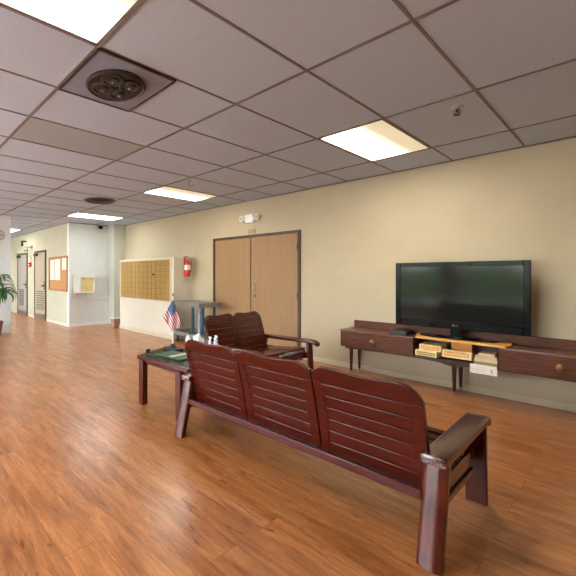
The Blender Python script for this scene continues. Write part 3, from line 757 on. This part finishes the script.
# ------------------------------------------------------------------ mailbox cabinet, extinguisher, cart
KX0, KX1, KY, KZ = -7.95, -5.85, 4.89, 1.72
t = thing('mailbox_cabinet', 'cream built-out cabinet with a bank of brass mailboxes beside the white wall', 'cabinet', ((KX0+KX1)/2, 5.16, 0))
mb = MB(); mb.box(KX0, KX1, KY, YB-.001, 0, KZ); body = build('body', mb, M['cabinet'], t, bevel=.004)
mb = MB(); mb.box(KX0-.01, KX1, KY-.014, KY, .0, .085); build('plinth_board', mb, M['base'], t, bevel=.003)
mx0, mx1, mz0, mz1 = KX0+.06, KX1-.11, .79, 1.66
mb = MB(); s = .05
for a in ((mx0-s, mx0, mz0-.01, mz1+s), (mx1, mx1+s, mz0-.01, mz1+s), (mx0, mx1, mz1, mz1+s)): mb.box(a[0], a[1], KY-.018, KY, a[2], a[3])
build('surround', mb, M['base'], t, bevel=.003)
mb = MB(); mb.box(mx0, mx1, KY-.006, KY, mz0, mz1); build('mailbox_frame', mb, M['mailgap'], t)
NC, NR = 12, 7; cw, ch = (mx1-mx0)/NC, (mz1-mz0)/NR
md = None
for i in range(NC):
    for j in range(NR):
        x, z = mx0+i*cw, mz0+j*ch; g = .012 if i % 4 == 0 else .005
        ww = cw-g-.005
        if md is None or i % 4 == 0 and j == 0 or i % 4 == 1 and j == 0:
            mb = MB(); mb.box(x+g, x+cw-.005, KY-.014, KY-.006, z+.005, z+ch-.005)
            mb.cyl((x+cw*.78, KY-.014, z+ch*.42), (x+cw*.78, KY-.019, z+ch*.42), .008, n=8); mb.box(x+cw*.3, x+cw*.62, KY-.016, KY-.014, z+ch*.6, z+ch*.78)
            md = build('mailbox_door', mb, M['mailbox'], t, smooth=False); ox, oz = x, z; 
        else:
            o = md.copy(); COL.objects.link(o); o.location = (x-ox, 0, z-oz)
mb = MB(); mb.box(mx0+8.15*cw, mx0+8.85*cw, KY-.019, KY-.015, mz0+4.35*ch, mz0+4.62*ch); build('name_plate', mb, M['ink'], t)
# extinguisher on the cabinet's side
ex, ey, ez = KX1, 5.20, 1.315
t = thing('fire_extinguisher', 'red fire extinguisher hung on the side of the mailbox cabinet', 'extinguisher', (ex+.075, ey, ez))
mb = MB(); mb.lathe([(.045, 0), (.062, .006), (.066, .02), (.066, .27), (.058, .30), (.035, .325), (.022, .335), (.022, .35)], (ex+.075, ey, ez), 24); build('cylinder', mb, M['red'], t)
mb = MB(); mb.lathe([(.0668, .13), (.0668, .235)], (ex+.075, ey, ez), 24); build('label', mb, M['label'], t)
mb = MB(); mb.lathe([(.024, .345), (.024, .375), (.014, .38), (.012, .40)], (ex+.075, ey, ez), 12); build('valve', mb, M['steel'], t)
mb = MB(); mb.box(ex+.065, ex+.085, ey-.10, ey+.02, ez+.40, ez+.415); mb.prism([(ey-.1, ez+.365), (ey-.01, ez+.38), (ey-.01, ez+.39), (ey-.1, ez+.378)], ex+.067, ex+.083, 'X'); build('lever', mb, M['red'], t, bevel=.002)
mb = MB(); mb.tube([(ex+.075, ey+.01, ez+.37), (ex+.10, ey+.07, ez+.36), (ex+.11, ey+.085, ez+.28), (ex+.105, ey+.078, ez+.14), (ex+.10, ey+.070, ez+.08)], .010, 8); build('hose', mb, M['rubber'], t)
mb = MB(); mb.box(ex, ex+.012, ey-.03, ey+.03, ez+.05, ez+.40); build('wall_hook', mb, M['steel'], t)
# utility cart
cx, cy, ca = -5.28, 4.99, R(-8)
t = thing('utility_cart', 'grey two-shelf metal utility cart between the mailbox cabinet and the tan double door', 'cart', (cx, cy, 0), ca)
W = WORLD[t.name]
def cput(nm, mb, mat, par=t, **k):
    mb.bm.transform(W); return build(nm, mb, mat, par, **k)
def tray(z, nm, lip):
    mb = MB(); a, b = .44, .24
    mb.box(-a, a, -b, b, z, z+.012); s = .012
    mb.box(-a, a, -b, -b+s, z, z+lip); mb.box(-a, a, b-s, b, z, z+lip); mb.box(-a, -a+s, -b+s, b-s, z, z+lip); mb.box(a-s, a, -b+s, b-s, z, z+lip)
    cput(nm, mb, M['cartgrey'], bevel=.003)
tray(.15, 'bottom_tray', .075)
mb = MB(); a, b = .44, .255; mb.box(-a, a, -b, b, .795, .82); mb.box(-a, a, -b, -b+.012, .735, .795); mb.box(-a, a, b-.012, b, .735, .795); mb.box(-a, -a+.012, -b+.012, b-.012, .735, .795); mb.box(a-.012, a, -b+.012, b-.012, .735, .795)
cput('top_shelf', mb, M['cartgrey'], bevel=.004)
for x, y, mt, w in ((-.42, -.22, 'cartblue', .022), (.42, -.22, 'cartblue', .034), (.42, .22, 'cartblue', .034), (-.42, .22, 'cartteal', .045)):
    mb = MB(); mb.box(x-w, x+w*.4, y-.016, y+.016, .11, .795); cput('upright', mb, M[mt], bevel=.003)
mb = MB(); mb.box(-.16, .0, .15, .20, .165, .735); cput('center_panel', mb, M['cartteal'], bevel=.004)
for x in (-.40, .40):
    for y in (-.19, .19):
        mb = MB(); mb.cyl((x, y-.016, .058), (x, y+.016, .058), .058, n=20); wh = cput('caster', mb, M['rubber'], bevel=.006)
        mb = MB(); mb.box(x-.02, x+.02, y-.026, y-.018, .05, .15); mb.box(x-.02, x+.02, y+.018, y+.026, .05, .15); mb.box(x-.02, x+.02, y-.026, y+.026, .126, .15); cput('caster_fork', mb, M['steel'], wh)
mb = MB(); mb.box(-8.30, -8.14, 4.83, 5.06, 0, .215); t = thing('floor_box', 'small brown box on the floor in the corner left of the mailbox cabinet', 'box', (-8.22, 4.95, 0))
build('body', mb, M['card'], t, bevel=.004)
mb = MB(); mb.box(-8.31, -8.13, 4.82, 5.07, .215, .235); build('lid', mb, M['base_white'], t, bevel=.003)

# ------------------------------------------------------------------ things on the tv wall
t = thing('emergency_light', 'white twin-lamp emergency light on the wall above the double door', 'emergency light', (-4.29, YB, 2.28))
mb = MB(); mb.box(-4.40, -4.21, YB-.075, YB, 2.285, 2.44); build('housing', mb, M['whitep'], t, bevel=.012)
for s, x in ((-1, -4.455), (1, -4.15)):
    A = Matrix.Rotation(R(90), 3, 'X') if s < 0 else Matrix.Rotation(R(35), 3, 'Z') @ Matrix.Rotation(R(90), 3, 'X')
    mb = MB(); mb.lathe([(.02, -.03), (.045, .0), (.055, .04), (.05, .046)], (x, YB-.05, 2.37), 20, axis=A); la = build('lamp', mb, M['whitep'], t)
    mb = MB(); mb.lathe([(.048, .043), (.03, .05), (.001, .053)], (x, YB-.05, 2.37), 20, axis=A); build('lens', mb, M['lampface'], la)
    mb = MB(); mb.cyl((x, YB-.045, 2.37), (x-s*.06, YB-.045, 2.37), .012); build('arm', mb, M['whitep'], la)
t = thing('room_number', 'gold room number above the tan double door', 'sign', (-4.28, YB, 2.075))
for k, ch_ in enumerate('110'):
    o = text(ch_, .125, (-4.345+k*.062, YB-.006, 2.122), RX, M['goldnum'], 'numeral', t, .004)

# ------------------------------------------------------------------ white wall and hallway things
t = thing('display_case', 'shallow white display case with yellowed paper on the white wall', 'display case', (XW, 4.36, .88))
cy0, cy1, cz0, cz1, px_ = 4.06, 4.50, .88, 1.335, XW+.38
mb = MB()
mb.box(XW+.001, px_, cy0, cy0+.02, cz0, cz1); build('side_panel', mb, M['casegrey'], t)
mb = MB(); mb.box(XW+.001, px_, cy1-.02, cy1, cz0, cz1); mb.box(XW+.001, px_, cy0+.02, cy1-.02, cz0, cz0+.02); mb.box(XW+.001, px_, cy0+.02, cy1-.02, cz1-.02, cz1); build('shell', mb, M['base_white'], t)
mb = MB(); mb.box(px_-.03, px_-.02, cy0+.02, cy1-.02, cz0+.02, cz1-.02); build('paper', mb, M['casefill'], t)
mb = MB(); e = .05
mb.box(px_, px_+.014, cy0, cy0+e, cz0, cz1); mb.box(px_, px_+.014, cy1-e*.6, cy1, cz0, cz1); mb.box(px_, px_+.014, cy0+e, cy1-e*.6, cz0, cz0+.04); mb.box(px_, px_+.014, cy0+e, cy1-e*.6, cz1-.07, cz1); build('door_frame', mb, M['base_white'], t, bevel=.003)
mb = MB(); mb.box(XW+.001, XW+.14, cy0+.02, cy0+.34, cz0-.035, cz0); build('ledge', mb, M['casegrey'], t)

t = thing('bulletin_board', 'oak-framed cork bulletin board on the hallway wall by the corner', 'bulletin board', (-9.64, YC, .9))
bx0, bx1, bz0, bz1 = -10.27, -9.0, .905, 1.84
mb = MB(); mb.box(bx0+.03, bx1-.03, YC-.014, YC-.001, bz0+.03, bz1-.03); build('cork', mb, M['cork'], t)
mb = MB(); s = .045
for a in ((bx0, bx0+s, bz0, bz1), (bx1-s, bx1, bz0, bz1), (bx0+s, bx1-s, bz0, bz0+s), (bx0+s, bx1-s, bz1-s, bz1)): mb.box(a[0], a[1], YC-.028, YC-.001, a[2], a[3])
build('frame', mb, M['oak'], t, bevel=.004)
for x0, x1, z0, z1, mt, l in ((-10.17, -9.86, 1.20, 1.76, 'paper', 'tall white paper sheet pinned at the left of the bulletin board'), (-9.82, -9.47, 1.20, 1.77, 'paper', 'tall white paper sheet pinned in the middle of the bulletin board'), (-9.33, -9.06, 1.48, 1.78, 'paper2', 'short cream paper sheet pinned at the upper right of the bulletin board')):
    t = thing('notice_sheet', l, 'paper', ((x0+x1)/2, YC-.016, z0), 0, 'papers pinned on the bulletin board')
    mb = MB(); mb.box(x0, x1, YC-.0165, YC-.0145, z0, z1); build('sheet', mb, M[mt], t)
    mb = MB()
    n = int((z1-z0)/.05)-1
    for k in range(n): mb.box(x0+.03, x1-.03-.08*(k % 3 == 2), YC-.0172, YC-.0165, z1-.06-k*.05, z1-.052-k*.05)
    build('print_line', mb, M['tape'], t)
t = thing('alarm_station', 'small red and white fire alarm box between the two hallway doors', 'fire alarm', (-11.86, YC, 1.6))
mb = MB(); mb.box(-11.93, -11.80, YC-.05, YC, 1.74, 1.90); build('strobe', mb, M['label'], t, bevel=.006)
mb = MB(); mb.box(-11.95, -11.78, YC-.06, YC, 1.60, 1.735); b_ = build('pull_box', mb, M['red'], t, bevel=.006)
mb = MB(); mb.box(-11.92, -11.81, YC-.068, YC-.06, 1.65, 1.67); build('pull_bar', mb, M['label'], b_)
mb = MB(); mb.box(-11.93, -11.84, YC-.012, YC-.001, 1.36, 1.48); mb.box(-11.895, -11.875, YC-.022, YC-.012, 1.40, 1.44)
tag(rebase(build('switch_plate', mb, M['casegrey'], bevel=.003), (-11.885, YC, 1.36)), 'grey switch plate below the fire alarm box between the hallway doors', 'switch')
mb = MB(); mb.tube([(-11.75, YC-.01, 2.22), (-11.75, YC-.14, 2.22), (-12.02, YC-.14, 2.22)], .010, 8); mb.tube([(-11.75, YC-.14, 2.22), (-11.75, YC-.14, 1.98)], .010, 8); mb.box(-11.80, -11.70, YC-.012, YC-.001, 2.17, 2.27); mb.box(-12.08, -11.78, YC-.15, YC-.13, 2.09, 2.14)
tag(rebase(build('sign_bracket', mb, M['louv']), (-11.75, YC, 2.0)), 'thin grey metal bracket above the fire alarm box in the hallway', 'bracket')

# wall clock on the pillar, seen at the frame's edge
t = thing('wall_clock', 'round wall clock with a pinkish rim high on the pale pillar', 'clock', (XP, 2.235, 2.245))
A = Matrix.Rotation(R(90), 3, 'Y')
mb = MB(); mb.lathe([(.115, 0), (.122, .02), (.112, .034), (.094, .026), (.092, .012)], (XP, 2.235, 2.245), 36, axis=A); build('rim', mb, M['clockrim'], t)
mb = MB(); mb.lathe([(.093, .0125), (.093, .016)], (XP, 2.235, 2.245), 36, axis=A); build('face', mb, M['paper'], t)
mb = MB(); mb.box(XP+.0165, XP+.02, 2.230, 2.24, 2.245, 2.305); mb.box(XP+.0165, XP+.02, 2.235, 2.315, 2.240, 2.249); build('hand', mb, M['ink'], t)

# potted dracaena in front of the pillar
px_, py_ = -8.50, 2.06
t = thing('potted_plant', 'tall potted plant with long drooping green leaves before the pillar at the left edge', 'plant', (px_, py_, 0))
mb = MB(); mb.lathe([(.11, 0), (.12, .01), (.165, .30), (.175, .30), (.178, .335), (.160, .335), (.155, .28), (.001, .28)], (px_, py_, 0), 28); build('pot', mb, M['pot'], t)
mb = MB(); mb.lathe([(.154, .281), (.152, .295), (.001, .305)], (px_, py_, 0), 20); build('soil', mb, M['soil'], t)
mb = MB(); mb.tube([(px_, py_, .29), (px_+.01, py_, .7), (px_-.01, py_+.02, 1.25)], [.024, .02, .014]); mb.tube([(px_+.03, py_+.03, .29), (px_+.07, py_+.08, .7), (px_+.10, py_+.12, .98)], [.018, .015, .010]); build('stem', mb, M['stem'], t)
def leaf(root, az, L_, up, w):
    d = Vector((math.cos(az), math.sin(az), 0)); sd = Vector((-math.sin(az), math.cos(az), 0)); rings = []; p = Vector(root); n = 12; ang = up
    for k in range(n+1):
        u = k/n; ww = w*(.30+.9*math.sin(PI*min(1, u*.92+.06)))*(1-u**4)+.001
        nrm = d*(-math.sin(ang))+Vector((0, 0, math.cos(ang)))
        rings.append([p-sd*ww+nrm*.35*ww, p+nrm*-.002, p+sd*ww+nrm*.35*ww, p+nrm*.003])
        st = d*math.cos(ang)+Vector((0, 0, math.sin(ang))); p = p+st*(L_/n); ang -= (2.5/n)*(.5+1.1*u)
    m = MB(); m.loft(rings); return m
rnd = random.Random(3)
for k in range(34):
    top_ = k % 3
    root = ((px_-.01, py_+.02, 1.25-.02*(k % 5)), (px_+.10, py_+.12, .98-.02*(k % 5)), (px_, py_+.01, 1.02-.02*(k % 6)))[top_]
    az = k*2.399+rnd.uniform(-.2, .2)
    # leaves that would reach into the pillar bend away from it
    if math.cos(az) < -.35: az = PI-az
    build('leaf', leaf(root, az, rnd.uniform(.42, .62), rnd.uniform(.15, .95), rnd.uniform(.036, .05)), M['leaf'], t)

# ------------------------------------------------------------------ light and camera
w = bpy.data.worlds.new('World'); scn.world = w; w.use_nodes = True
N = w.node_tree.nodes; L = w.node_tree.links; bg = N['Background']
sk = N.new('ShaderNodeTexSky'); sk.sky_type = 'NISHITA'; sk.sun_disc = False; sk.sun_elevation = R(48); sk.sun_rotation = R(20); sk.air_density = 1.0; sk.dust_density = 1.5
hs = N.new('ShaderNodeHueSaturation'); hs.inputs['Saturation'].default_value = .3; L.new(sk.outputs[0], hs.inputs['Color']); L.new(hs.outputs[0], bg.inputs['Color']); bg.inputs['Strength'].default_value = 4.7
sl = bpy.data.lights.new('sun', 'SUN'); sl.energy = 33; sl.angle = R(.6); sl.color = (1, .96, .9)
so = bpy.data.objects.new('sun', sl); COL.objects.link(so); so.rotation_euler = (R(-24), R(6), 0); so.rotation_euler = (R(24), R(6), 0)
for a, b in wins:
    ld = bpy.data.lights.new('window_portal', 'AREA'); ld.shape = 'RECTANGLE'; ld.size = b-a; ld.size_y = WZ1-WZ0; ld.cycles.is_portal = True
    lo = bpy.data.objects.new('window_portal', ld); COL.objects.link(lo); lo.location = ((a+b)/2, YF-.13, (WZ0+WZ1)/2); lo.rotation_euler = (R(-90), 0, 0)

cam = bpy.data.cameras.new('Camera'); co = bpy.data.objects.new('Camera', cam); COL.objects.link(co)
co.location = (0, 0, 1.345); co.rotation_euler = (R(90), 0, R(52.457))
cam.sensor_fit = 'HORIZONTAL'; cam.sensor_width = 36; cam.lens = 369.17/576*36
cam.shift_x = (288-158.47)/576; cam.shift_y = (274.73-288)/576; cam.clip_start = .05; cam.clip_end = 200
scn.camera = co
vs = scn.view_settings
vs.view_transform = 'Standard'; vs.look = 'None'; vs.gamma = 1; vs.exposure = .0; vs.use_curve_mapping = False
